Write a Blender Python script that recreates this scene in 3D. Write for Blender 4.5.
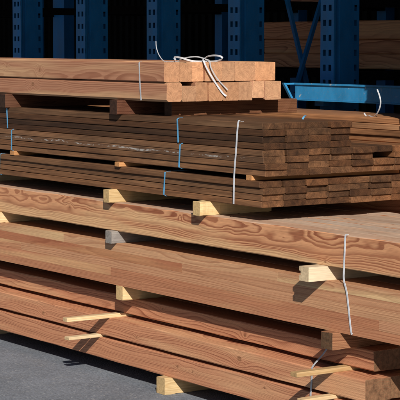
import bpy, math, random
from mathutils import Vector, Matrix
R = math.radians
random.seed(7)
for o in list(bpy.data.objects): bpy.data.objects.remove(o)
scene = bpy.context.scene
COL = scene.collection

# ---------------------------------------------------------------- camera, sky, sun, exposure
EYE = 1.704
cam_d = bpy.data.cameras.new('camera')
cam = bpy.data.objects.new('camera', cam_d); COL.objects.link(cam)
cam.location = (6.4656, -4.7197, EYE)
YAW, PITCH = R(34.1), math.atan(158/1800)
fwd = Vector((-math.cos(YAW)*math.cos(PITCH), math.sin(YAW)*math.cos(PITCH), -math.sin(PITCH)))
cam.rotation_euler = fwd.to_track_quat('-Z', 'Y').to_euler()
cam_d.sensor_width = 36.0; cam_d.lens = 36.0*1800/400
cam_d.clip_start = 0.1; cam_d.clip_end = 2000
scene.camera = cam

SUN = Vector((-1.0, 0.56, -0.68)).normalized()          # the way the light travels
elev = math.asin(-SUN.z); azim = math.atan2(-SUN.x, -SUN.y)
world = bpy.data.worlds.new('World'); scene.world = world; world.use_nodes = True
wn = world.node_tree.nodes; wl = world.node_tree.links
sky = wn.new('ShaderNodeTexSky'); sky.sky_type = 'NISHITA'; sky.sun_disc = False
sky.sun_elevation = elev; sky.sun_rotation = azim
sky.air_density = 0.7; sky.dust_density = 0.5
bg = wn['Background']; bg.inputs['Strength'].default_value = 0.05
wl.new(sky.outputs[0], bg.inputs['Color'])
sun_d = bpy.data.lights.new('sun', 'SUN'); sun_d.energy = 5.0; sun_d.angle = R(0.5); sun_d.color = (1.0, 0.945, 0.87)
sun = bpy.data.objects.new('sun', sun_d); COL.objects.link(sun)
sun.rotation_euler = SUN.to_track_quat('-Z', 'Y').to_euler(); sun.location = (12, -7, 12)
scene.view_settings.view_transform = 'Standard'; scene.view_settings.look = 'None'
scene.view_settings.exposure = 0.16; scene.view_settings.gamma = 1.0
scene.view_settings.use_curve_mapping = False
scene.render.engine = 'CYCLES'
scene.cycles.max_bounces = 4; scene.cycles.diffuse_bounces = 2; scene.cycles.glossy_bounces = 2

# ---------------------------------------------------------------- material helpers
class NT:
    def __init__(self, name):
        self.m = bpy.data.materials.new(name); self.m.use_nodes = True
        self.t = self.m.node_tree; self.t.nodes.clear()
        self.out = self.t.nodes.new('ShaderNodeOutputMaterial')
        self.p = self.t.nodes.new('ShaderNodeBsdfPrincipled')
        self.t.links.new(self.p.outputs[0], self.out.inputs[0])
    def set(self, sock, v):
        if isinstance(v, bpy.types.NodeSocket): self.t.links.new(v, sock)
        else:
            if hasattr(sock.default_value, '__len__') and isinstance(v, (tuple, list)) and len(sock.default_value) == 4 and len(v) == 3: v = (*v, 1)
            sock.default_value = v
    def math(self, op, a, b=None, c=None, clamp=False):
        n = self.t.nodes.new('ShaderNodeMath'); n.operation = op; n.use_clamp = clamp
        for i, v in enumerate((a, b, c)):
            if v is not None: self.set(n.inputs[i], v)
        return n.outputs[0]
    def vmath(self, op, a, b=None):
        n = self.t.nodes.new('ShaderNodeVectorMath'); n.operation = op
        for i, v in enumerate((a, b)):
            if v is not None: self.set(n.inputs[i], v)
        return n.outputs[0]
    def attr(self, name, kind='Fac'):
        n = self.t.nodes.new('ShaderNodeAttribute'); n.attribute_type = 'OBJECT'; n.attribute_name = name
        return n.outputs[kind]
    def coord(self, k='Object'):
        return self.t.nodes.new('ShaderNodeTexCoord').outputs[k]
    def sep(self, v):
        n = self.t.nodes.new('ShaderNodeSeparateXYZ'); self.set(n.inputs[0], v); return n.outputs
    def comb(self, x, y, z):
        n = self.t.nodes.new('ShaderNodeCombineXYZ')
        for i, v in enumerate((x, y, z)): self.set(n.inputs[i], v)
        return n.outputs[0]
    def noise(self, v, scale=1.0, detail=2.0, rough=0.5, dim='3D', out=0):
        n = self.t.nodes.new('ShaderNodeTexNoise'); n.noise_dimensions = dim
        if dim == '1D': self.set(n.inputs['W'], v)
        else: self.set(n.inputs['Vector'], v)
        n.inputs['Scale'].default_value = scale; n.inputs['Detail'].default_value = detail; n.inputs['Roughness'].default_value = rough
        return n.outputs[out]
    def ramp(self, f, stops, interp='LINEAR'):
        n = self.t.nodes.new('ShaderNodeValToRGB'); self.set(n.inputs[0], f); cr = n.color_ramp; cr.interpolation = interp
        while len(cr.elements) < len(stops): cr.elements.new(0.5)
        for e, (p, c) in zip(cr.elements, stops):
            e.position = p; e.color = (*(c if hasattr(c, '__len__') else (c, c, c)), 1)
        return n.outputs[0]
    def mix(self, f, a, b, mode='MIX'):
        n = self.t.nodes.new('ShaderNodeMix'); n.data_type = 'RGBA'; n.blend_type = mode
        self.set(n.inputs[0], f); self.set(n.inputs[6], a); self.set(n.inputs[7], b)
        return n.outputs[2]
    def mapr(self, v, a, b, c, d, smooth=False):
        n = self.t.nodes.new('ShaderNodeMapRange'); n.interpolation_type = 'SMOOTHSTEP' if smooth else 'LINEAR'
        for i, x in enumerate((v, a, b, c, d)): self.set(n.inputs[i], x)
        return n.outputs[0]
    def bump(self, h, strength=0.5, dist=0.002):
        n = self.t.nodes.new('ShaderNodeBump'); self.set(n.inputs['Height'], h)
        n.inputs['Strength'].default_value = strength; n.inputs['Distance'].default_value = dist
        self.t.links.new(n.outputs[0], self.p.inputs['Normal'])
    def done(self, col, rough=0.6, spec=0.3):
        self.set(self.p.inputs['Base Color'], col); self.set(self.p.inputs['Roughness'], rough)
        self.p.inputs['Specular IOR Level'].default_value = spec
        return self.m

def wood(name, early, late, sap, ringw=0.010, warp=0.045, contrast=1.0, fiber=0.16, saw=0.10, sawk=420.0, sapcut=(0.52, 0.68),
         endcol=None, endring=0.3, endvar=(0.72, 1.22, 90.0), lobes=0.012, lobef=4.0, sapz=0.0, knots=True, ringmin=0.5, rampst=((0.0, 0.0), (0.30, 0.08), (0.52, 0.55), (0.70, 1.0), (0.95, 0.92), (1.0, 0.0)), cracks=0, rough=0.62, weather=None, speck=False, dirt=0.0, knotcol=(0.13, 0.055, 0.025)):
    """Solid wood: growth rings round a pith line along local X, bent by noise and by knots, cut by the faces of the piece."""
    n = NT(name)
    P = n.coord(); seed = n.attr('seed'); x, y, z = n.sep(P)
    rc = n.sep(n.attr('ring', 'Vector'))
    off = n.comb(n.math('MULTIPLY', seed, 17.31), n.math('MULTIPLY', seed, 9.17), n.math('MULTIPLY', seed, 5.73))
    Pn = n.vmath('ADD', P, off)
    wv = n.noise(n.vmath('MULTIPLY', Pn, (1.5, 4.0, 4.5)), 1.0, 2.0, 0.45, out=1)
    ws = n.sep(n.vmath('MULTIPLY', n.vmath('SUBTRACT', wv, (0.5, 0.5, 0.5)), (warp, warp, warp)))
    wf = n.noise(n.vmath('MULTIPLY', Pn, (lobef, 9.0, 15.0)), 1.0, 2.0, 0.5)
    yy = n.math('ADD', n.math('SUBTRACT', y, rc[0]), n.math('MULTIPLY', ws[0], 1.6))
    zz = n.math('ADD', n.math('SUBTRACT', z, rc[1]), ws[2])
    r = n.math('SQRT', n.math('ADD', n.math('MULTIPLY', yy, yy), n.math('MULTIPLY', zz, zz)))
    r = n.math('ADD', r, n.math('MULTIPLY', n.math('SUBTRACT', wf, 0.5), lobes))
    kmask = None
    for k in (('knot_a', 'knot_b', 'knot_c') if knots else ()):
        kv = n.sep(n.attr(k, 'Vector')); s = n.math('ADD', kv[2], 0.00012)
        dx = n.math('MULTIPLY', n.math('SUBTRACT', x, kv[0]), 0.75); dz = n.math('SUBTRACT', z, kv[1])
        d = n.math('SQRT', n.math('ADD', n.math('MULTIPLY', dx, dx), n.math('MULTIPLY', dz, dz)))
        q = n.math('DIVIDE', d, n.math('MULTIPLY', s, 3.2))
        g = n.math('EXPONENT', n.math('MULTIPLY', n.math('MULTIPLY', q, q), -1.0))
        r = n.math('ADD', r, n.math('MULTIPLY', g, n.math('MULTIPLY', s, 1.7)))
        km = n.mapr(n.math('DIVIDE', d, s), 0.75, 1.05, 1.0, 0.0, True)
        kmask = km if kmask is None else n.math('MAXIMUM', kmask, km)
    jit = n.math('MULTIPLY', n.math('SUBTRACT', n.noise(n.math('ADD', n.math('MULTIPLY', r, 38.0), seed), 1.0, 1.0, 0.5, '1D'), 0.5), 2.2)
    ph = n.math('ADD', n.math('DIVIDE', r, ringw), jit)
    sw = n.math('FRACT', ph)
    lw = n.ramp(sw, rampst)
    each = n.noise(n.math('MULTIPLY', n.math('FLOOR', ph), 7.77), 1.0, 0.0, 0.5, '1D')
    lw = n.math('MULTIPLY', lw, n.mapr(each, 0.25, 0.7, ringmin, 1.0))
    fib = n.noise(n.vmath('MULTIPLY', Pn, (4.0, 300.0, 300.0)), 1.0, 2.0, 0.65)
    big = n.noise(n.vmath('MULTIPLY', Pn, (0.7, 6.0, 9.0)), 1.0, 2.0, 0.5)
    sapf = n.mapr(n.math('SUBTRACT', big, n.math('MULTIPLY', z, sapz)), sapcut[0], sapcut[1], 0.0, 1.0, True)
    ecol = n.mix(sapf, early, sap)
    lcol = n.mix(sapf, late, n.mix(0.55, late, sap))
    cst = n.math('MULTIPLY', n.mapr(n.noise(n.vmath('MULTIPLY', Pn, (1.0, 5.0, 8.0)), 1.3, 1.0), 0.3, 0.7, 0.7, 1.0), contrast)
    col = n.mix(n.math('MULTIPLY', lw, cst), ecol, lcol)
    kr = n.ramp(n.math('FRACT', n.math('MULTIPLY', ph, 1.0)), [(0.0, (0.33, 0.165, 0.085)), (0.7, (0.24, 0.11, 0.052)), (1.0, knotcol)])
    if knots: col = n.mix(n.math('MULTIPLY', kmask, 0.8), col, kr)
    fm = n.mapr(fib, 0.25, 0.75, 1.0-fiber, 1.0+fiber)
    # saw marks: fine slanting lines left by the blade
    sm = n.math('SINE', n.math('ADD', n.math('MULTIPLY', n.math('SUBTRACT', x, n.math('MULTIPLY', z, 1.5)), sawk), n.math('MULTIPLY', ws[0], 300.0)))
    smm = n.mapr(n.noise(n.vmath('MULTIPLY', Pn, (1.6, 1.0, 7.0)), 1.0, 1.0), 0.40, 0.62, 0.15, 1.0, True)
    sm = n.math('MULTIPLY', sm, smm)
    fm = n.math('MULTIPLY', fm, n.math('ADD', 1.0, n.math('MULTIPLY', sm, saw)))
    col = n.mix(1.0, col, n.comb(fm, fm, fm), 'MULTIPLY')
    nx, ny, nz = n.sep(n.coord('Normal'))
    if endcol:
        ef = n.mapr(n.math('ABSOLUTE', nx), 0.8, 0.9, 0.0, 1.0)
        en = n.noise(n.vmath('MULTIPLY', Pn, (40, endvar[2], endvar[2])), 1.0, 4.0, 0.65)
        e2 = n.mix(n.math('MULTIPLY', lw, endring), endcol, late)
        em = n.mapr(en, 0.3, 0.7, endvar[0], endvar[1])
        e2 = n.mix(1.0, e2, n.comb(em, em, em), 'MULTIPLY')
        col = n.mix(ef, col, e2)
    if weather:
        wf2 = n.math('MULTIPLY', n.mapr(nz, 0.7, 0.9, 0.0, 1.0), n.mapr(n.noise(n.vmath('MULTIPLY', Pn, (2, 14, 14)), 1.0, 3.0), 0.25, 0.6, 0.45, 0.9))
        wst = n.mapr(n.noise(n.vmath('MULTIPLY', Pn, (2.5, 60, 60)), 1.0, 3.0, 0.6), 0.3, 0.7, 0.7, 1.25)
        col = n.mix(wf2, col, n.mix(1.0, weather, n.comb(wst, wst, wst), 'MULTIPLY'))
    if dirt:
        dn = n.mapr(n.noise(n.vmath('MULTIPLY', Pn, (2.2, 9, 9)), 1.0, 4.0, 0.6), 0.35, 0.7, 1.0+dirt*0.5, 1.0-dirt)
        col = n.mix(1.0, col, n.comb(dn, dn, dn), 'MULTIPLY')
    if speck:
        sn = n.noise(n.vmath('MULTIPLY', Pn, (34, 110, 190)), 1.0, 4.0, 0.75)
        sl = n.noise(n.vmath('MULTIPLY', Pn, (4.0, 1, 1)), 1.0, 2.0, 0.5)
        th = n.mapr(sl, 0.36, 0.62, 0.62, 0.45)
        sf = n.mapr(n.math('SUBTRACT', sn, th), 0.0, 0.05, 0.0, 0.85)
        zb = n.mapr(n.math('ABSOLUTE', n.math('SUBTRACT', z, n.mapr(wf, 0.3, 0.7, -0.004, 0.008))), 0.0012, 0.0055, 1.0, 0.0)
        sf = n.math('MULTIPLY', sf, n.mapr(n.math('ABSOLUTE', nx), 0.5, 0.8, 0.80, 0.0))
        col = n.mix(n.math('MULTIPLY', sf, zb), col, (0.50, 0.47, 0.42))
    if cracks:
        cl = n.mapr(n.math('ABSOLUTE', n.math('SUBTRACT', big, 0.485)), 0.0016, 0.0042, 1.0, 0.0)
        cl = n.math('MULTIPLY', cl, n.mapr(wf, 0.50, 0.58, 0.0, cracks))
        col = n.mix(cl, col, n.mix(0.75, col, (0.02, 0.008, 0.004)))
    tint = n.attr('tint', 'Vector')
    col = n.mix(1.0, col, tint, 'MULTIPLY')
    n.bump(fib, 0.4, 0.0014)
    return n.done(col, rough, 0.25)

FIR = wood('douglas_fir', (0.545, 0.285, 0.148), (0.215, 0.064, 0.029), (0.60, 0.385, 0.205), ringw=0.0072, warp=0.040, lobes=0.016, lobef=5.0, fiber=0.22, saw=0.0, sapz=2.6, ringmin=0.75, endcol=(0.46, 0.26, 0.14), weather=(0.50, 0.375, 0.28), sapcut=(0.52, 0.64))
GLUE = wood('laminated_fir', (0.455, 0.212, 0.113), (0.255, 0.086, 0.040), (0.54, 0.31, 0.160), ringw=0.0065, warp=0.022, lobes=0.003, saw=0.03, sawk=560.0, contrast=0.85, fiber=0.22, rampst=((0.0, 0.0), (0.42, 0.14), (0.70, 0.50), (0.86, 1.0), (0.95, 0.9), (1.0, 0.0)), sapcut=(0.52, 0.66), endcol=(0.46, 0.26, 0.14), knots=False)
LOWF = wood('rough_sawn_fir', (0.51, 0.245, 0.132), (0.200, 0.060, 0.029), (0.55, 0.31, 0.168), ringw=0.0070, warp=0.042, lobes=0.003, lobef=3.0, saw=0.055, sawk=520.0, contrast=1.0, ringmin=0.5, fiber=0.22, rampst=((0.0, 0.0), (0.42, 0.14), (0.70, 0.50), (0.86, 1.0), (0.95, 0.9), (1.0, 0.0)), endcol=(0.155, 0.092, 0.050), endring=0.5, endvar=(0.55, 1.4, 60.0))
TOPF = wood('planed_larch', (0.43, 0.212, 0.120), (0.24, 0.088, 0.045), (0.52, 0.31, 0.168), ringw=0.0050, warp=0.030, lobes=0.003, contrast=0.8, saw=0.0, endcol=(0.55, 0.30, 0.162), endring=0.5, endvar=(0.78, 1.2, 45.0), sapcut=(0.45, 0.6))
BK = dict(ringw=0.0066, warp=0.02, lobes=0.004, contrast=0.6, fiber=0.26, saw=0.0, endcol=(0.112, 0.051, 0.0215), endring=0.75, endvar=(0.50, 1.45, 34.0), dirt=0.4, rough=0.72, knots=False)
BROWN = wood('brown_treated_pine', (0.158, 0.073, 0.032), (0.062, 0.025, 0.011), (0.195, 0.097, 0.045), **BK)
BROWNW = wood('brown_treated_pine_with_white_residue', (0.146, 0.071, 0.034), (0.062, 0.026, 0.012), (0.182, 0.095, 0.047), speck=True, **BK)
PALE = wood('pale_spruce', (0.68, 0.53, 0.345), (0.50, 0.335, 0.175), (0.73, 0.59, 0.40), ringw=0.0045, warp=0.012, lobes=0.003, contrast=0.8, saw=0.0, endcol=(0.58, 0.43, 0.26), dirt=0.22, knots=False)
GREYW = wood('grey_weathered_wood', (0.26, 0.235, 0.215), (0.15, 0.135, 0.12), (0.32, 0.29, 0.26), ringw=0.005, warp=0.015, lobes=0.004, contrast=0.6, endcol=(0.26, 0.235, 0.21), dirt=0.2, knots=False)

def paint(name, base, chip, amount=0.62, rough=0.42):
    n = NT(name); P = n.coord()
    a = n.noise(P, 26.0, 5.0, 0.65); b = n.noise(n.vmath('MULTIPLY', P, (3, 3, 1.2)), 3.0, 3.0, 0.6)
    f = n.mapr(a, amount, amount+0.04, 0.0, 0.9)
    v = n.mapr(b, 0.3, 0.7, 0.75, 1.2)
    col = n.mix(1.0, base, n.comb(v, v, v), 'MULTIPLY')
    col = n.mix(n.math('MULTIPLY', f, n.mapr(b, 0.45, 0.6, 0.2, 1.0)), col, chip)
    d = n.noise(P, 120.0, 3.0, 0.6)
    col = n.mix(n.mapr(d, 0.50, 0.72, 0.0, 0.22), col, (0.16, 0.21, 0.24))
    n.bump(n.math('ADD', a, n.math('MULTIPLY', f, -0.6)), 0.25, 0.001)
    return n.done(col, n.mapr(b, 0.3, 0.7, rough, rough+0.2), 0.4)
BLUE = paint('blue_rack_paint', (0.006, 0.165, 0.430), (0.07, 0.06, 0.05), 0.69)
BLUEB = paint('light_blue_worn_paint', (0.024, 0.225, 0.46), (0.42, 0.43, 0.40), 0.62)
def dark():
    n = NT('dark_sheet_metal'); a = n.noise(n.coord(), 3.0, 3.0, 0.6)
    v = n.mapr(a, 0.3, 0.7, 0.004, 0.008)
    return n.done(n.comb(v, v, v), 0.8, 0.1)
DARK = dark()

def plastic(name, c, rough=0.35):
    n = NT(name); a = n.noise(n.coord(), 60.0, 3.0, 0.6)
    v = n.mapr(a, 0.3, 0.7, 0.82, 1.1)
    n.bump(a, 0.2, 0.0005)
    return n.done(n.mix(1.0, c, n.comb(v, v, v), 'MULTIPLY'), rough, 0.5)
WHITE_STRAP = plastic('white_strap', (0.62, 0.64, 0.68)); BLUE_STRAP = plastic('blue_strap', (0.10, 0.34, 0.58))
GREY_STRAP = plastic('grey_strap', (0.45, 0.46, 0.48), 0.25)

def asphalt():
    n = NT('asphalt'); P = n.coord()
    v = n.t.nodes.new('ShaderNodeTexVoronoi'); n.set(v.inputs['Vector'], P); v.inputs['Scale'].default_value = 130.0
    s = n.mapr(n.sep(v.outputs['Color'])[0], 0.0, 1.0, 0.80, 1.28)
    a = n.noise(P, 1.7, 5.0, 0.6); b = n.noise(P, 420.0, 2.0, 0.6)
    m = n.math('MULTIPLY', s, n.math('MULTIPLY', n.mapr(a, 0.3, 0.7, 0.78, 1.2), n.mapr(b, 0.3, 0.7, 0.75, 1.25)))
    col = n.mix(1.0, (0.165, 0.180, 0.205), n.comb(m, m, m), 'MULTIPLY')
    st = n.mapr(n.sep(v.outputs['Color'])[1], 0.93, 0.97, 0.0, 0.55)
    col = n.mix(st, col, (0.36, 0.36, 0.35))
    oil = n.mapr(n.noise(P, 1.1, 4.0, 0.55), 0.56, 0.70, 0.0, 0.35)
    col = n.mix(oil, col, (0.07, 0.072, 0.076))
    dust = n.mapr(n.noise(P, 6.0, 6.0, 0.7), 0.55, 0.75, 0.0, 0.25)
    col = n.mix(dust, col, (0.22, 0.20, 0.175))
    n.bump(n.math('SUBTRACT', n.math('MULTIPLY', b, 0.5), v.outputs['Distance']), 0.6, 0.004)
    return n.done(col, 0.85, 0.25)
ASPHALT = asphalt()

# ---------------------------------------------------------------- object helpers
def link(name, me, mat=None, parent=None, loc=(0, 0, 0)):
    o = bpy.data.objects.new(name, me); COL.objects.link(o)
    if mat is not None and me is not None and not me.materials: me.materials.append(mat)
    o.location = loc
    if parent: o.parent = parent
    return o
def tag(o, label, cat, group=None, kind=None):
    if label: o['label'] = label
    if cat: o['category'] = cat
    if group: o['group'] = group
    if kind: o['kind'] = kind
    return o
def grain(o, seed=None, ring=None, tint=(1, 1, 1), knots=()):
    o['seed'] = float(seed if seed is not None else random.uniform(0, 40))
    if ring is None: ring = (random.uniform(0.03, 0.12), random.uniform(-0.08, 0.08), 0.0)
    o['ring'] = [float(v) for v in ring]
    o['tint'] = [float(v) for v in tint]
    for k, kn in zip(('knot_a', 'knot_b', 'knot_c'), knots): o[k] = [float(v) for v in kn]
    return o
def rt(lo=0.85, hi=1.12, hue=0.05):
    v = random.uniform(lo, hi); h = random.uniform(-hue, hue)
    return (v*(1+h), v, v*(1-h))
def mesh(name, V, F):
    me = bpy.data.meshes.new(name); me.from_pydata([tuple(v) for v in V], [], F); me.update(); return me
def bar_mesh(name, L, W, H, ch=0.004, segs=1, jit=0.0, rnd=None, endch=0.0010):
    """A sawn stick along X, centred, with eased long edges and slightly uneven edges; W along Y, H along Z."""
    rnd = rnd or random
    w, h = W/2, H/2
    prof = [(-w, -h+ch), (-w, h-ch), (-w+ch, h), (w-ch, h), (w, h-ch), (w, -h+ch), (w-ch, -h), (-w+ch, -h)]
    e = ch*0.5 if endch is None else endch
    stations = [(-L/2, 1)] + [(-L/2+e+(L-2*e)*i/segs, 0) for i in range(segs+1)] + [(L/2, 1)]
    V = []; F = []
    for sx, inset in stations:
        for (a, b) in prof:
            k = jit if not inset else jit*0.3
            a2 = a - math.copysign(min(e, abs(a)), a)*inset; b2 = b - math.copysign(min(e, abs(b)), b)*inset
            V.append((sx, a2+rnd.uniform(-k, k), b2+rnd.uniform(-k, k)))
    m = len(stations)
    for i in range(m-1):
        for j in range(8):
            F.append((i*8+j, i*8+(j+1) % 8, (i+1)*8+(j+1) % 8, (i+1)*8+j))
    F.append(tuple(range(7, -1, -1))); F.append(tuple((m-1)*8+j for j in range(8)))
    return mesh(name, V, F)
def boxes(name, lst):
    V = []; F = []
    for (x0, x1, y0, y1, z0, z1) in lst:
        b = len(V)
        V += [(x0, y0, z0), (x1, y0, z0), (x1, y1, z0), (x0, y1, z0), (x0, y0, z1), (x1, y0, z1), (x1, y1, z1), (x0, y1, z1)]
        F += [(b, b+3, b+2, b+1), (b+4, b+5, b+6, b+7), (b, b+1, b+5, b+4), (b+1, b+2, b+6, b+5), (b+2, b+3, b+7, b+6), (b+3, b, b+4, b+7)]
    return mesh(name, V, F)
def spline(pts, n=6):
    pts = [Vector(p) for p in pts]; out = []
    for i in range(len(pts)-1):
        p0 = pts[max(i-1, 0)]; p1 = pts[i]; p2 = pts[i+1]; p3 = pts[min(i+2, len(pts)-1)]
        for k in range(n):
            t = k/n
            out.append(0.5*((2*p1)+(p2-p0)*t+(2*p0-5*p1+4*p2-p3)*t*t+(3*p1-p0-3*p2+p3)*t**3))
    out.append(pts[-1]); return out
def ribbon(name, pts, wdir, width, thick=0.0012):
    """A flat band along a line of points; wdir is a vector, or a function of 0..1."""
    pts = [Vector(p) for p in pts]; V = []; F = []; n = len(pts)
    for i, p in enumerate(pts):
        t = (pts[min(i+1, n-1)]-pts[max(i-1, 0)]).normalized()
        w = Vector(wdir(i/(n-1)) if callable(wdir) else wdir); w = (w-t*w.dot(t)).normalized()
        u = t.cross(w).normalized()
        for a, b in ((-1, -1), (1, -1), (1, 1), (-1, 1)):
            V.append(p+w*(a*width/2)+u*(b*thick/2))
    for i in range(n-1):
        for j in range(4): F.append((i*4+j, i*4+(j+1) % 4, (i+1)*4+(j+1) % 4, (i+1)*4+j))
    F.append((3, 2, 1, 0)); F.append(tuple((n-1)*4+j for j in range(4)))
    return mesh(name, V, F)
def loop_strap(x_top, x_bot, y0, y1, z0, z1, width=0.010, g=0.0016, sag=0.0, out=0.0085):
    """A closed band round a bundle: up the front, over the top, down the back, under the bottom."""
    c = 0.005
    pts = [(x_bot, y0-out, z0+c), ((x_top+x_bot)/2+sag, y0-out, (z0+z1)/2), (x_top, y0-out, z1-c), (x_top, y0+c, z1+g), (x_top, (y0+y1)/2, z1+g*0.9), (x_top, y1-c, z1+g),
           (x_top, y1+g, z1-c), (x_bot, y1+g, z0+c), (x_bot, y1-c, z0-g), (x_bot, y0+c, z0-g), (x_bot, y0-out, z0+c)]
    return ribbon('strap', pts, (1, 0, 0), width)

# ---------------------------------------------------------------- ground
g = link('ground', mesh('ground', [(-300, -300, 0), (300, -300, 0), (300, 300, 0), (-300, 300, 0)], [(0, 1, 2, 3)]), ASPHALT)
tag(g, 'grey asphalt yard in front of the timber stacks', None, kind='structure')

# ---------------------------------------------------------------- open-fronted shed (roof shades the racks)
shed = link('storage_shed', None, loc=(-4, 3, 0)); tag(shed, 'dark open-fronted storage shed behind the timber stacks', 'shed')
EAVE_Y, EAVE_Z = 0.14, 3.01
def shed_part(name, me, mat): return link(name, me, mat, shed, (4, -3, 0))
V = []; F = []                                              # sloping roof sheet with ribs underneath
V = [(-16, EAVE_Y, EAVE_Z), (7, EAVE_Y, EAVE_Z), (7, 5.6, EAVE_Z+0.35), (-16, 5.6, EAVE_Z+0.35)]
V += [(x, y, z+0.07) for x, y, z in V]
F = [(3, 2, 1, 0), (4, 5, 6, 7), (0, 1, 5, 4), (1, 2, 6, 5), (2, 3, 7, 6), (3, 0, 4, 7)]
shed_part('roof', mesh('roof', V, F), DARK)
def corrugated(x0, x1, y, z0, z1, step=0.12, d=0.03):
    V = []; F = []; n = int((x1-x0)/step)
    for i in range(n):
        for k, (fx, dy) in enumerate(((0, 0), (0.4, 0), (0.5, -d), (0.9, -d))):
            xx = x0+(i+fx)*step; V += [(xx, y+dy, z0), (xx, y+dy, z1), ]
    m = len(V)//2
    for i in range(m-1): F.append((2*i, 2*i+2, 2*i+3, 2*i+1))
    return mesh('wall', V, F)
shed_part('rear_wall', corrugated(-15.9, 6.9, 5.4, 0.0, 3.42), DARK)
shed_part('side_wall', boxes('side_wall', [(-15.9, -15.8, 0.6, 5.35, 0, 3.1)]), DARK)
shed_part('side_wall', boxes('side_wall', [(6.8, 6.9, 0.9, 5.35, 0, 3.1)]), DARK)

# ---------------------------------------------------------------- storage rack
rack = link('storage_rack', None, loc=(-2.4, 1.6, 0)); tag(rack, 'blue perforated steel storage rack standing behind the timber stacks', 'rack')
RO = Vector((2.4, -1.6, 0))
def post_mesh(W=0.12, D=0.18, H=3.08, t=0.003):
    """Hollow upright along Z: front face (-Y) pierced by two columns of slots, right side by one near its rear edge, with a shallow fold."""
    V = []; F = []
    def quad(a, b, c, d):
        i = len(V); V.extend([a, b, c, d]); F.append((i, i+1, i+2, i+3))
    pitch, sh = 0.083, 0.034
    zs = [0.0]; z = 0.05
    while z+sh < H: zs += [z, z+sh]; z += pitch
    zs.append(H)
    xs = [0, 0.022, 0.048, 0.072, 0.098, W]
    for i in range(len(zs)-1):
        hole = i % 2 == 1
        for j in range(5):
            if hole and j in (1, 3): continue
            quad((xs[j], 0, zs[i]), (xs[j+1], 0, zs[i]), (xs[j+1], 0, zs[i+1]), (xs[j], 0, zs[i+1]))
            quad((xs[j], t, zs[i+1]), (xs[j+1], t, zs[i+1]), (xs[j+1], t, zs[i]), (xs[j], t, zs[i]))
            if hole:
                for xx in (xs[j], xs[j+1]): quad((xx, 0, zs[i]), (xx, t, zs[i]), (xx, t, zs[i+1]), (xx, 0, zs[i+1]))
    # right side with a recessed fold, then plain, then a slot column
    side = [(0.0, W), (0.012, W), (0.016, W-0.022), (0.040, W-0.022), (0.044, W), (0.145, W), (0.162, W), (D, W)]
    for j in range(len(side)-1):
        (y0, x0), (y1, x1) = side[j], side[j+1]
        if j == 5:
            for i in range(len(zs)-1):
                if i % 2 == 1: continue
                quad((x0, y0, zs[i]), (x1, y1, zs[i]), (x1, y1, zs[i+1]), (x0, y0, zs[i+1]))
        else: quad((x0, y0, 0), (x1, y1, 0), (x1, y1, H), (x0, y0, H))
    quad((W, D, 0), (0, D, 0), (0, D, H), (W, D, H)); quad((0, D, 0), (0, 0, 0), (0, 0, H), (0, D, H))
    quad((0, 0, H), (W, 0, H), (W, D, H), (0, D, H)); quad((-0.03, -0.03, 0.006), (W+0.03, -0.03, 0.006), (W+0.03, D+0.03, 0.006), (-0.03, D+0.03, 0.006))
    return mesh('post', V, F)
pm = post_mesh(); pm.materials.append(BLUE)
POSTX = [-6.95, -6.05, -5.14, -4.23, -3.33, -2.42, -1.52, -0.61, 0.30, 1.21, 2.12]
rp = boxes('rear_post', [(0, 0.09, 0, 0.07, 0, 3.08)]); rp.materials.append(BLUE)
armm = boxes('support_arm', [(0.02, 0.10, 0, 0.96, 0, 0.05)]); armm.materials.append(DARK)
for X in POSTX:
    link('post', pm, parent=rack, loc=RO+Vector((X, 1.5, 0)))
    link('rear_post', rp, parent=rack, loc=RO+Vector((X+0.015, 2.64, 0)))
    for az in (0.42, 0.95, 1.4875, 1.90): link('support_arm', armm, parent=rack, loc=RO+Vector((X, 1.68, az)))
link('rear_post', boxes('rear_post', [(-5.966, -5.79, 2.3, 2.39, 0, 3.08)]), BLUE, rack, RO)
def brace(X, a, b, w=0.034):
    d = Vector((0, b[0]-a[0], b[1]-a[1])); L = d.length
    me = boxes('brace', [(-0.012, 0.012, -w/2, w/2, 0, L)])
    o = link('brace', me, BLUE, rack, RO+Vector((X, a[0], a[1]))); o.rotation_euler = (math.atan2(-d.y, d.z), 0, 0)
for X in (-2.36, ):
    brace(X+0.06, (2.02, 1.40), (1.735, 2.34), 0.022); brace(X+0.086, (1.89, 1.40), (2.24, 2.36), 0.022)
# worn light blue cross beam with a gusset at its left end
bx0, bx1, by = -1.612, 2.0, 1.395
cb = link('cross_beam', boxes('cross_beam', [(bx0, bx1, by, by+0.05, 1.386, 1.466)]), BLUEB, rack, RO)
link('lip', boxes('lip', [(bx0-0.02, bx1, by-0.008, by+0.052, 1.4665, 1.476)]), BLUEB, cb)
link('lip', boxes('lip', [(bx0, bx1, by-0.005, by+0.045, 1.379, 1.3855)]), BLUEB, cb)
def prism_x(name, poly, x0, x1):
    n = len(poly); V = [(x0, y, z) for y, z in poly] + [(x1, y, z) for y, z in poly]
    return mesh(name, V, [(i, (i+1) % n, n+(i+1) % n, n+i) for i in range(n)] + [tuple(range(n-1, -1, -1)), tuple(range(n, 2*n))])
link('end_hook', prism_x('end_hook', [(by-0.080, 1.4765), (by-0.066, 1.4765), (by-0.008, 1.384), (by-0.022, 1.384)], bx0-0.020, bx0-0.002), BLUEB, cb)
link('end_hook', boxes('end_hook', [(bx0-0.020, bx0-0.002, by-0.065, by-0.0085, 1.4665, 1.4755)]), BLUEB, cb)
link('end_hook', boxes('end_hook', [(bx0-0.020, bx0-0.002, by-0.0075, by+0.04, 1.379, 1.39)]), BLUEB, cb)
for xb in (-1.50, -0.59, 0.32): link('bracket', boxes('bracket', [(xb, xb+0.08, by+0.051, 1.499, 1.35, 1.47)]), BLUE, cb)

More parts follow.
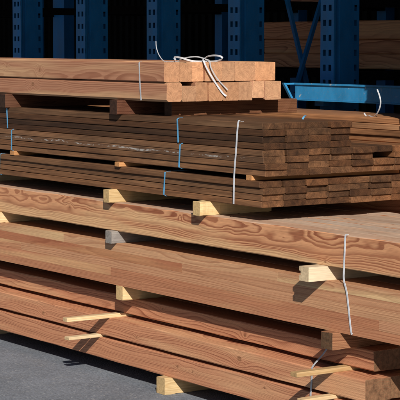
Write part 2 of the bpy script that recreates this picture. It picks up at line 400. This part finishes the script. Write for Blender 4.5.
# timber lying in the rack: bottom to top
ords = ['bottom', 'middle', 'top']
sb = [(1.538, 1.629), (1.6295, 1.721), (1.7215, 1.836)]
for i, (z0, z1) in enumerate(sb):
    o = link('stored_beam', bar_mesh('stored_beam', 5.0, 0.20, z1-z0, 0.0065, 20, 0.0012), LOWF, loc=(-3.30+2.5, 2.50+(0, 0.012, -0.01)[i], (z0+z1)/2))
    grain(o, tint=(1.30, 1.22, 1.05)); tag(o, '%s of three dim beams lying in the blue rack at right' % ords[i], 'beam', 'beams stored in the rack', 'thing')
o = link('stored_beam', bar_mesh('stored_beam', 5.0, 0.30, 0.14, 0.004, 20, 0.0012), LOWF, loc=(-0.40, 2.48, 2.0205)); grain(o, tint=(0.85, 0.88, 0.9))
tag(o, 'dim beam on the upper rack arms at the top edge of the picture', 'beam', None, 'thing')
for k, z in enumerate((0.47, 1.0)):
    o = link('stored_beam', bar_mesh('stored_beam', 5.0, 0.30, 0.22, 0.004, 20, 0.0012), LOWF, loc=(-0.40, 2.48, z+0.11)); grain(o, tint=(0.85, 0.88, 0.9))
    tag(o, 'thick dim beam on the %s arms of the blue rack, behind the stacks' % ('lowest', 'middle')[k], 'beam', None, 'thing')

# ---------------------------------------------------------------- big beams, five layers from the ground up
Z = dict(b5=(0.082, 0.189), b4=(0.205, 0.300), b3=(0.320, 0.408), b2=(0.480, 0.693), b1=(0.755, 0.898))
def beam(x0, x1, y0, w, z0, z1, mat, label, group=None, knots=(), ring=None, tint=None, seed=None, segs=60, jit=0.0016, ch=0.004, rz=0.0):
    L = x1-x0; cx = (x0+x1)/2
    o = link('timber_beam', bar_mesh('timber_beam', L, w, z1-z0, ch, segs, jit), mat, loc=(cx, y0+w/2, (z0+z1)/2))
    kk = [(kx-cx, kz-(z0+z1)/2, s) for kx, kz, s in knots]
    grain(o, seed, ring, tint or rt(0.9, 1.08), kk); o.rotation_euler.z = rz
    return tag(o, label, 'beam', group, 'thing')
ORD = ['front', 'second', 'third', 'fourth', 'fifth', 'sixth', 'seventh', 'eighth']
# layer 1 (top layer of big beams): the tops of all of them show at right
y = -0.01
ws = [0.118, 0.112, 0.12, 0.11, 0.118, 0.114, 0.12]
for i, w in enumerate(ws):
    lab = 'long reddish beam with bold flame grain, directly below the brown board bundles' if i == 0 else 'squared beam with pale top, %s from the front in the topmost layer of big beams' % ORD[i]
    beam(-4.9+random.uniform(-.05, .05), 1.22+random.uniform(-.03, .03)*(i > 0), y, w, Z['b1'][0], Z['b1'][1]-(0.0 if i == 0 else random.uniform(0, .004)), FIR, lab, 'topmost layer of big beams',
         knots=[(-1.71, 0.842, 0.007), (0.46, 0.772, 0.006), (-0.66, 0.872, 0.004)] if i == 0 else (), ring=(0.05, 0.06, 0) if i == 0 else None, seed=31.7 if i == 0 else None, tint=(1.06, 1.0, 0.96) if i == 0 else rt(0.8, 1.1))
    y += w+0.002
# layer 2: the front one is laminated from five boards with finger joints
gl = link('laminated_beam', None, loc=(1.30, 0.05, Z['b2'][0])); tag(gl, 'laminated beam with pale and reddish strips, second layer of big beams from the top', 'beam', None, 'thing')
z0, z1 = Z['b2']; lh = (z1-z0)/5
joints = [[-4.9, -2.6, -1.0, 1.30], [-4.9, -3.4, -1.3, 0.82, 1.30], [-4.9, -2.25, 0.25, 1.30], [-4.9, -3.0, -0.644, 1.30], [-4.9, -1.777, 0.12, 1.30]]
tints = [[(1, 1, 1), (.97, .93, .90), (1.0, .96, .93)], [(1, 1, 1), (1.02, .98, .95), (.96, .90, .86), (1.10, 1.2, 1.22)], [(1, .98, .95), (1.10, 1.22, 1.22), (1.15, 1.34, 1.34)],
         [(1, 1, 1), (.84, .70, .64), (1.06, 1.16, 1.15)], [(1.10, 1.25, 1.25), (1.16, 1.38, 1.38), (1.10, 1.26, 1.26)]]
for k in range(5):
    for j in range(len(joints[k])-1):
        xa, xb = joints[k][j], joints[k][j+1]
        o = link('lamella', bar_mesh('lamella', xb-xa-0.0004, 0.16+random.uniform(-.0006, .0006), lh-0.0002, 0.0005, 10, 0.0003, None, 0.0001), GLUE, gl, ((xa+xb)/2-1.30, 0.08-0.06, lh*(k+0.5)))
        grain(o, None, (random.uniform(0.02, 0.09)*random.choice((-1, 1)), random.uniform(-.06, .06), 0), tints[k][j])
for i in range(1, 5): beam(-4.9, 1.27+random.uniform(-.04, .04), -0.01+0.163*i, 0.16, z0, z1, FIR, 'deep squared beam, %s from the front in the layer of the laminated beam' % ORD[i], 'beams behind the laminated beam', segs=8)
# layer 3 (set back, in the shade of the layer above)
for i in range(5):
    beam(-4.8, 0.675-(random.uniform(0, .05) if i else 0), 0.085+0.152*i, 0.15, *Z['b3'], LOWF, 'recessed dark reddish beam in shade below the laminated beam' if i == 0 else 'squared beam, %s from the front in the third layer from the ground' % ORD[i],
         'third layer of big beams' if i == 0 else 'beams behind the recessed shaded beam', knots=[(-0.96, 0.385, 0.006), (-0.26, 0.345, 0.007)] if i == 0 else (), ring=(0.10, -0.05, 0) if i == 0 else None, seed=11.2 if i == 0 else None, tint=(0.97, 0.92, 0.9) if i == 0 else None, segs=34 if i == 0 else 8)
# layers 4 and 5
for i in range(6):
    beam(-4.8, 0.722-(random.uniform(0, .05) if i else 0), 0.00+0.142*i, 0.14, *Z['b4'], LOWF, 'reddish beam with large round knot, second layer from the ground' if i == 0 else 'squared beam, %s from the front in the second layer from the ground' % ORD[i],
         'second layer of big beams from the ground' if i == 0 else 'beams behind the knotty beam', knots=[(-0.185, 0.258, 0.014), (-2.02, 0.240, 0.011), (-1.07, 0.235, 0.005)] if i == 0 else (), ring=(0.03, -0.10, 0) if i == 0 else None, seed=5.9 if i == 0 else None, tint=(1.06, 1.0, 0.97) if i == 0 else None, segs=34 if i == 0 else 8)
for i in range(6):
    beam(-4.85, 0.73-(random.uniform(0, .05) if i else 0), 0.00+0.142*i, 0.14, *Z['b5'], LOWF, 'lowest reddish beam with fine saw marks, just above the asphalt' if i == 0 else 'squared beam, %s from the front in the lowest layer' % ORD[i],
         'lowest layer of big beams' if i == 0 else 'beams behind the lowest front beam', knots=[(-0.70, 0.145, 0.008), (-0.57, 0.14, 0.006), (0.013, 0.155, 0.007)] if i == 0 else (), ring=(0.04, 0.13, 0) if i == 0 else None, seed=8.1 if i == 0 else None, tint=(1.02, 0.97, 0.95) if i == 0 else None, segs=34 if i == 0 else 8)

# ---------------------------------------------------------------- spacers between the layers
def spacer(x, z0, z1, w, p, y1, mat, label, name='timber_spacer', tint=(1, 1, 1), cat='spacer', group=None, yaw=0.0, tilt=0.0, y_base=0.0):
    """Runs along Y from -p to y1; its left edge stands at x."""
    L = y1+p
    me = bar_mesh(name, L, w, z1-z0, 0.003, 24, 0.0016) if z1-z0 > 0.04 else bar_mesh(name, L, w, z1-z0, 0.002, 6, 0.0007)
    o = link(name, me, mat, loc=(x+w/2, (y1-p)/2, (z0+z1)/2)); o.rotation_euler = (0, 0, R(90)+yaw)
    if tilt: o.rotation_euler = (0, tilt, R(90)+yaw)
    grain(o, None, (random.uniform(-.03, .03), random.uniform(-.03, .03), 0), tint)
    return tag(o, label, cat, group)
b = Z
G = 'spacers between timber layers'
spacer(-0.825, 0.0, b['b5'][0], 0.075, 0.04, 0.80, PALE, 'yellow spacer block on the asphalt under the lowest beam', group=G, tint=(0.88, 0.82, 0.66))
for x, w in ((-2.9, 'at the far left, beyond the picture edge'), (-4.3, 'under the far left beam ends'), (0.62, 'under the right beam ends')): spacer(x, 0.0, b['b5'][0], 0.075, -0.03, 0.78, PALE, 'spacer on the asphalt ' + w, group=G)
TS = 'thin sticks poking out'
spacer(-1.475, b['b5'][1], b['b4'][0], 0.045, 0.19, 0.76, PALE, 'lower thin stick poking out near left, above the lowest beam', 'timber_stick', (0.95, 0.92, 0.84), 'stick', TS, yaw=0.03)
spacer(0.47, b['b5'][1], b['b4'][0], 0.045, 0.17, 0.76, PALE, 'thin stick poking out at the bottom edge, below the strap at right', 'timber_stick', (0.95, 0.9, 0.8), 'stick', TS, yaw=0.02)
spacer(-1.375, b['b4'][1], b['b3'][0], 0.045, 0.25, 0.76, PALE, 'upper thin stick poking out near left, below the recessed beam', 'timber_stick', (1.05, 1.0, 0.9), 'stick', TS, yaw=0.01)
spacer(0.465, b['b4'][1], b['b3'][0], 0.045, 0.20, 0.76, PALE, 'thin stick poking out at right, crossed by the strap', 'timber_stick', (0.72, 0.62, 0.47), 'stick', TS, yaw=0.01)
for za, zb, w in ((b['b5'][1], b['b4'][0], 'two lowest'), (b['b4'][1], b['b3'][0], 'second and third')):
    spacer(-3.4, za, zb, 0.045, -0.10, 0.76, PALE, 'thin stick hidden at far left between the %s beam layers' % w, 'timber_stick', cat='stick', group='hidden sticks')
spacer(-1.245, b['b3'][1], b['b2'][0], 0.064, 0.012, 0.78, PALE, 'yellow spacer block under the laminated beam, left of centre', group=G, tint=(0.95, 0.86, 0.68))
spacer(0.485, b['b3'][1], b['b2'][0], 0.080, 0.05, 0.78, LOWF, 'brown spacer block on the recessed beam at right, beside the strap', group=G, tint=(0.62, 0.62, 0.58))
spacer(-3.2, b['b3'][1], b['b2'][0], 0.06, -0.04, 0.78, PALE, 'spacer under the laminated beam beyond the left edge', group=G)
spacer(-2.545, b['b2'][1], b['b1'][0], 0.06, 0.06, 0.78, PALE, 'pale spacer end at the left edge above the laminated beam', group=G, tint=(1.0, 0.95, 0.82))
spacer(-1.295, b['b2'][1], b['b1'][0], 0.06, 0.043, 0.78, GREYW, 'grey weathered spacer between the flame-grained beam and the laminated beam', group=G)
# the cream one is grooved along its left side
def grooved(L, W, H):
    w, h = W/2, H/2
    pr = [(w, -h), (w, h), (-w, h), (-w, h*0.38), (-w+0.011, h*0.38), (-w+0.011, -h*0.22), (-w, -h*0.22), (-w, -h)]
    V = [(-L/2, y, z) for y, z in pr] + [(L/2, y, z) for y, z in pr]; n = len(pr)
    return mesh('timber_spacer', V, [(i, (i+1) % n, n+(i+1) % n, n+i) for i in range(n)] + [tuple(range(n-1, -1, -1)), tuple(range(n, 2*n))])
o = link('timber_spacer', grooved(0.92, 0.066, b['b1'][0]-b['b2'][1]), PALE, loc=(0.405+0.033, -0.107+0.46, (b['b1'][0]+b['b2'][1])/2)); o.rotation_euler = (0, 0, R(-90))
grain(o, 2.0, (0.02, 0.03, 0), (1.0, 1.03, 1.06)); tag(o, 'cream spacer block with grooved side poking out at right, left of the white strap', 'spacer', G)
BL0 = 0.964
spacer(-2.9, b['b1'][1], BL0, 0.055, 0.03, 0.78, PALE, 'spacer under the brown bundles beyond the left edge', group=G)
spacer(-1.31, b['b1'][1], BL0, 0.055, 0.045, 0.78, PALE, 'yellow spacer block on the flame-grained beam, left of centre', group=G, tint=(0.88, 0.80, 0.62))
spacer(-0.488, b['b1'][1], BL0, 0.060, 0.053, 0.36, PALE, 'yellow spacer block on the flame-grained beam at centre, under the brown bundles', group=G, tint=(0.97, 0.90, 0.70))

# ---------------------------------------------------------------- brown board bundles
def board_bundle(x1, y0, cols, rows, bw, bh, z0, label, white_row=None, L=4.4, group=None, holes=(), pitch=0.0297, tl=0.50, th=1.55, jx=0.018, mats=None):
    root = link('board_bundle', None, loc=(x1, y0, z0)); tag(root, label, 'board bundle', group)
    variants = {}
    for r in range(rows):
        for c in range(cols):
            if (r, c) in holes: dx = -0.14
            else: dx = random.uniform(-jx, jx*0.5)
            mat = BROWNW if white_row == r and c == 0 else BROWN
            key = (mat.name, random.randrange(3))
            if key not in variants:
                me = bar_mesh('board', L, bw-0.002, bh, 0.0026, 12, 0.0012); me.materials.append(mat); variants[key] = me
            o = link('board', variants[key], None, root, (-L/2+dx, bw*(c+0.5)+random.uniform(-.0015, .0015)+(random.uniform(-.006, .005) if c == 0 else 0), pitch*r+bh/2))
            o.rotation_euler = (0, random.uniform(-.0002, .0002), random.uniform(-.0005, .0005))
            grain(o, None, (random.uniform(-.08, .08), random.choice((-1, 1))*random.uniform(0.01, .07), 0), rt(tl, th, 0.08))
    return root
def bundle_strap(root, xt, xb, y0, y1, z0, z1, mat=BLUE_STRAP, w=0.010):
    return link('strap', loop_strap(xt, xb, y0, y1, z0, z1, w), mat, root, -root.location)
BW, BH = 0.125, 0.0284
lo = board_bundle(-0.01, 0.0, 7, 4, BW, BH, BL0, 'lowest brown board bundle, resting on yellow spacers', group='brown board bundles', holes=())
bundle_strap(lo, -2.492, -2.50, 0.0, 0.875, BL0, BL0+0.118); bundle_strap(lo, -0.795, -0.805, 0.0, 0.875, BL0, BL0+0.118)
M0 = BL0+0.118+0.023
for k, (x, pp) in enumerate(((-2.366, 0.012), (-1.240, 0.02), (-0.139, -0.002))):
    spacer(x, BL0+0.118, M0, 0.045, pp, 0.87, PALE, 'thin orange stick end between brown bundles, ' + ('at the left', 'left of centre', 'beside the long white strap')[k], 'timber_stick', (0.85, 0.55, 0.35), 'stick', 'sticks between brown bundles')
spacer(-3.6, BL0+0.118, M0, 0.045, -0.02, 0.87, PALE, 'stick between brown bundles beyond the left edge', 'timber_stick', cat='stick', group='sticks between brown bundles')
mi = board_bundle(0.012, 0.0, 7, 4, BW, BH, M0, 'middle brown board bundle with white residue streak along its front', white_row=2, group='brown board bundles', holes=((2, 5), ))
bundle_strap(mi, -2.35, -2.353, 0.0, 0.875, M0, M0+0.118); bundle_strap(mi, -0.662, -0.672, 0.0, 0.875, M0, M0+0.118)
U0 = M0+0.120
up = board_bundle(0.0, 0.0, 4, 4, BW, BH, U0, 'narrow uppermost brown board bundle, four boards wide, below the square timbers', group='brown board bundles', tl=0.34, th=0.85)
UT = U0+0.118
for xx in (-2.40, -0.682): link('strap', ribbon('strap', [(xx-.004, 0.02, UT+0.0017), (xx-.004, 0.004, UT+0.0016), (xx-.004, -0.0085, UT-0.004), (xx, -0.0085, U0+0.06), (xx+.004, -0.0085, U0+0.003)], (1, 0, 0), 0.010), BLUE_STRAP, up, -up.location)
# long white strap round all three brown bundles
st = link('long_strap', ribbon('long_strap', spline([(-0.218, -0.0095, BL0+0.004), (-0.214, -0.0095, BL0+0.13), (-0.200, -0.010, BL0+0.24), (-0.184, -0.0095, UT-0.006), (-0.184, 0.004, UT+0.003), (-0.184, 0.018, UT+0.002)], 5), (1, 0, 0), 0.0105), WHITE_STRAP)
tag(st, 'long white strap running down the front of the brown bundles near their right end', 'strap')
ob = link('strap_offcut', ribbon('strap_offcut', spline([(-0.24, 0.40, UT+0.001), (-0.235, 0.405, UT+0.014), (-0.225, 0.41, UT+0.018)], 4), (0.6, 0.8, 0), 0.008), BLUE_STRAP)
tag(ob, 'short blue strap end sticking up on the uppermost brown bundle', 'strap')

# ---------------------------------------------------------------- square timbers on top
T0 = 1.416
tb = link('timber_bundle', None, loc=(-0.82, 0, T0)); tag(tb, 'bundle of orange square timbers on top of the whole stack, ends facing right', 'timber bundle')
lowrow = [(0.090, .093), (0.083, .076), (0.072, .092), (0.084, .091), (0.096, .090), (0.086, .092), (0.072, .084), (0.103, .093)]
toprow = [(0.090, .094), (0.076, .092), (0.072, .094), (0.104, .095), (0.082, .093), (0.122, .094), (0.124, .094)]
SZ = 0.0955
for r, row in enumerate((lowrow, toprow)):
    y = 0.004 if r == 0 else 0.0
    for i, (w, h) in enumerate(row):
        dx = (0.018 if r == 0 else 0.0)+random.uniform(-.006, .006)
        zc = (0 if r == 0 else SZ)+h/2
        if r == 0 and i == 6: zc += SZ-h-0.001
        o = link('square_timber', bar_mesh('square_timber', 4.3, w-0.001, h, 0.010 if (r == 0 and i == 0) else 0.0035, 24, 0.0010), TOPF, tb, (-2.15+dx, y+w/2, zc))
        kn = [(-1.47+0.82-(-2.15)-0.0, -0.004, 0.010), (-2.03+0.82+2.15, -0.02, 0.005)] if (r == 1 and i == 0) else ([(-1.53+0.82+2.15+0.0, 0.0, 0.012)] if (r == 0 and i == 0) else [])
        kn = [(-2.05+0.82+2.15, -0.006, 0.009), (-2.42+0.82+2.15, 0.01, 0.006)] if (r == 1 and i == 0) else ([(-2.15+0.82+2.15, 0.015, 0.012)] if (r == 0 and i == 0) else [])
        grain(o, None, (random.choice((-1, 1))*random.uniform(.02, .11), random.choice((-1, 1))*random.uniform(.01, .09), 0), rt(0.74, 1.16, 0.05) if i else (0.92, 0.90, 0.90), kn)
        y += w
link('strap', ribbon('strap', [(-1.035, 0.012, T0+0.1915), (-1.035, 0.002, T0+0.191), (-1.035, -0.002, T0+0.186), (-1.028, -0.003, T0+0.09), (-1.02, -0.001, T0+0.003)], (1, 0, 0), 0.010), GREY_STRAP, tb, -tb.location)
# spacers under it
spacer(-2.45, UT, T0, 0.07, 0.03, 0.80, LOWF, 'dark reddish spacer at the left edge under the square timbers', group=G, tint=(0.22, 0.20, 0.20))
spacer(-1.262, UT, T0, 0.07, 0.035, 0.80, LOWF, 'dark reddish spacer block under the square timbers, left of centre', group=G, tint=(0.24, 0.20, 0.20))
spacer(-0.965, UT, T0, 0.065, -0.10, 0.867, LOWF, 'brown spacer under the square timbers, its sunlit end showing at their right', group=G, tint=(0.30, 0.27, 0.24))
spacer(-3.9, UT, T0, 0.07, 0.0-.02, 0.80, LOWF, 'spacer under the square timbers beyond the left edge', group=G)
# cut white strap curling over the ends
X0 = -0.825; TT = T0+0.19
def on_end(y, z, dx=0.0): return (X0+dx, y, z)
pts = [on_end(0.075, TT+0.012, .0), on_end(0.085, TT+0.024, -.03), on_end(0.13, TT+0.022, -.04), on_end(0.19, TT+0.006, -.03), on_end(0.25, TT+0.003, -.02), on_end(0.33, TT+0.004, -.03), on_end(0.385, TT+0.016, -.05),
       on_end(0.37, TT+0.030, -.06), on_end(0.30, TT+0.030, -.04), on_end(0.24, TT+0.014, -.005), on_end(0.222, TT+0.004, .026), on_end(0.235, TT-0.03, .032), on_end(0.28, TT-0.095, .034), on_end(0.325, TT-0.150, .036), on_end(0.345, TT-0.166, .040)]
o = link('loose_strap', ribbon('loose_strap', spline(pts, 8), lambda t: (0.35, 0.3, 0.85) if t < 0.62 else (0.1, 1, 0.4), 0.0085), WHITE_STRAP)
tag(o, 'cut white strap curling in a bow over the square timber ends', 'strap', 'loose strap ends')
pts = [on_end(-0.02+0.02, TT+0.102, -.06), on_end(0.003, TT+0.07, -.06), on_end(0.015, TT+0.035, -.055), on_end(0.040, TT+0.006, -.05), on_end(0.075, TT+0.002, -.04), on_end(0.11, TT+0.004, -.02)]
o = link('loose_strap', ribbon('loose_strap', spline(pts, 8), (0.5, 0.5, 0.2), 0.004), GREY_STRAP)
tag(o, 'thin strap end standing upright on the square timbers near their front corner', 'strap', 'loose strap ends')

pts = [on_end(0.10, TT+0.003, -.03), on_end(0.16, TT+0.020, -.05), on_end(0.22, TT+0.026, -.03), on_end(0.27, TT+0.010, -.01), on_end(0.255, TT+0.004, .027), on_end(0.262, TT-0.03, .030), on_end(0.30, TT-0.085, .033), on_end(0.350, TT-0.135, .044)]
o = link('loose_strap', ribbon('loose_strap', spline(pts, 8), lambda t: (0.5, 0.3, 0.8) if t < 0.5 else (0.1, 1, 0.5), 0.006), GREY_STRAP)
tag(o, 'second thinner strap end tangled with the white bow on the square timbers', 'strap', 'loose strap ends')

# ---------------------------------------------------------------- stack behind, at right
BY = 0.95
RB = 1.158
for k, (za, zb) in enumerate(((0.0, 0.38), (0.3805, 0.76), (0.7605, RB-0.0005))):
    beam(-4.4, 1.6, BY, 0.42, za, zb, LOWF, '%s deep beam in the hidden part of the rear stack' % ('lowest', 'middle', 'uppermost')[k], 'hidden rear beams', segs=6)
rb = board_bundle(1.5, BY, 3, 6, 0.14, BH, RB, 'sunlit brown board bundle behind the others at the right edge', L=5.6, tl=1.5, th=2.3)
RT = RB+5*0.0297+BH
board_bundle(1.6, BY-0.05, 3, 28, 0.15, BH, RT+0.001, 'added unseen board bundle beyond the right edge, shading the blue cross beam', L=1.70)  # out of view, added on the rear stack only to shade the cross beam
pts = [(-0.520, 1.0, RT+0.016), (-0.505, 1.0, RT+0.002), (-0.483, 1.0, RT+0.004), (-0.455, 1.0, RT+0.001), (-0.425, 1.0, RT+0.012), (-0.398, 1.0, RT+0.05), (-0.396, 1.0, RT+0.09), (-0.42, 1.0, RT+0.136)]
o = link('loose_strap', ribbon('loose_strap', spline(pts, 8), (0.35, 0.9, 0.25), 0.0070), GREY_STRAP)
tag(o, 'white strap end curling upright in front of the blue cross beam', 'strap', 'loose strap ends')

# ---------------------------------------------------------------- straps on the big beams
f1 = -0.0135
o = link('beam_strap', ribbon('beam_strap', spline([(0.600, 0.001, b['b1'][1]+0.002), (0.600, -0.006, b['b1'][1]+0.002), (0.600, f1, b['b1'][1]-0.006), (0.596, f1, 0.82), (0.593, f1, 0.757), (0.600, f1-0.006, 0.71), (0.617, f1-0.002, 0.65), (0.640, f1, 0.51), (0.650, f1, 0.484)], 5), (1, 0, 0), 0.0098), WHITE_STRAP)
tag(o, 'white strap hanging down over the two upper big beams at right', 'strap')
o = link('beam_strap', ribbon('beam_strap', spline([(0.41, 0.085, 0.425), (0.404, 0.075, 0.415), (0.388, 0.04, 0.36), (0.374, -0.003, 0.312), (0.368, -0.0065, 0.287), (0.362, -0.0035, 0.24), (0.356, -0.0035, 0.19), (0.352, -0.0035, 0.085)], 5), (1, 0, 0.15), 0.011), GREY_STRAP)
tag(o, 'grey strap slanting down over the lower beams at the bottom right', 'strap')
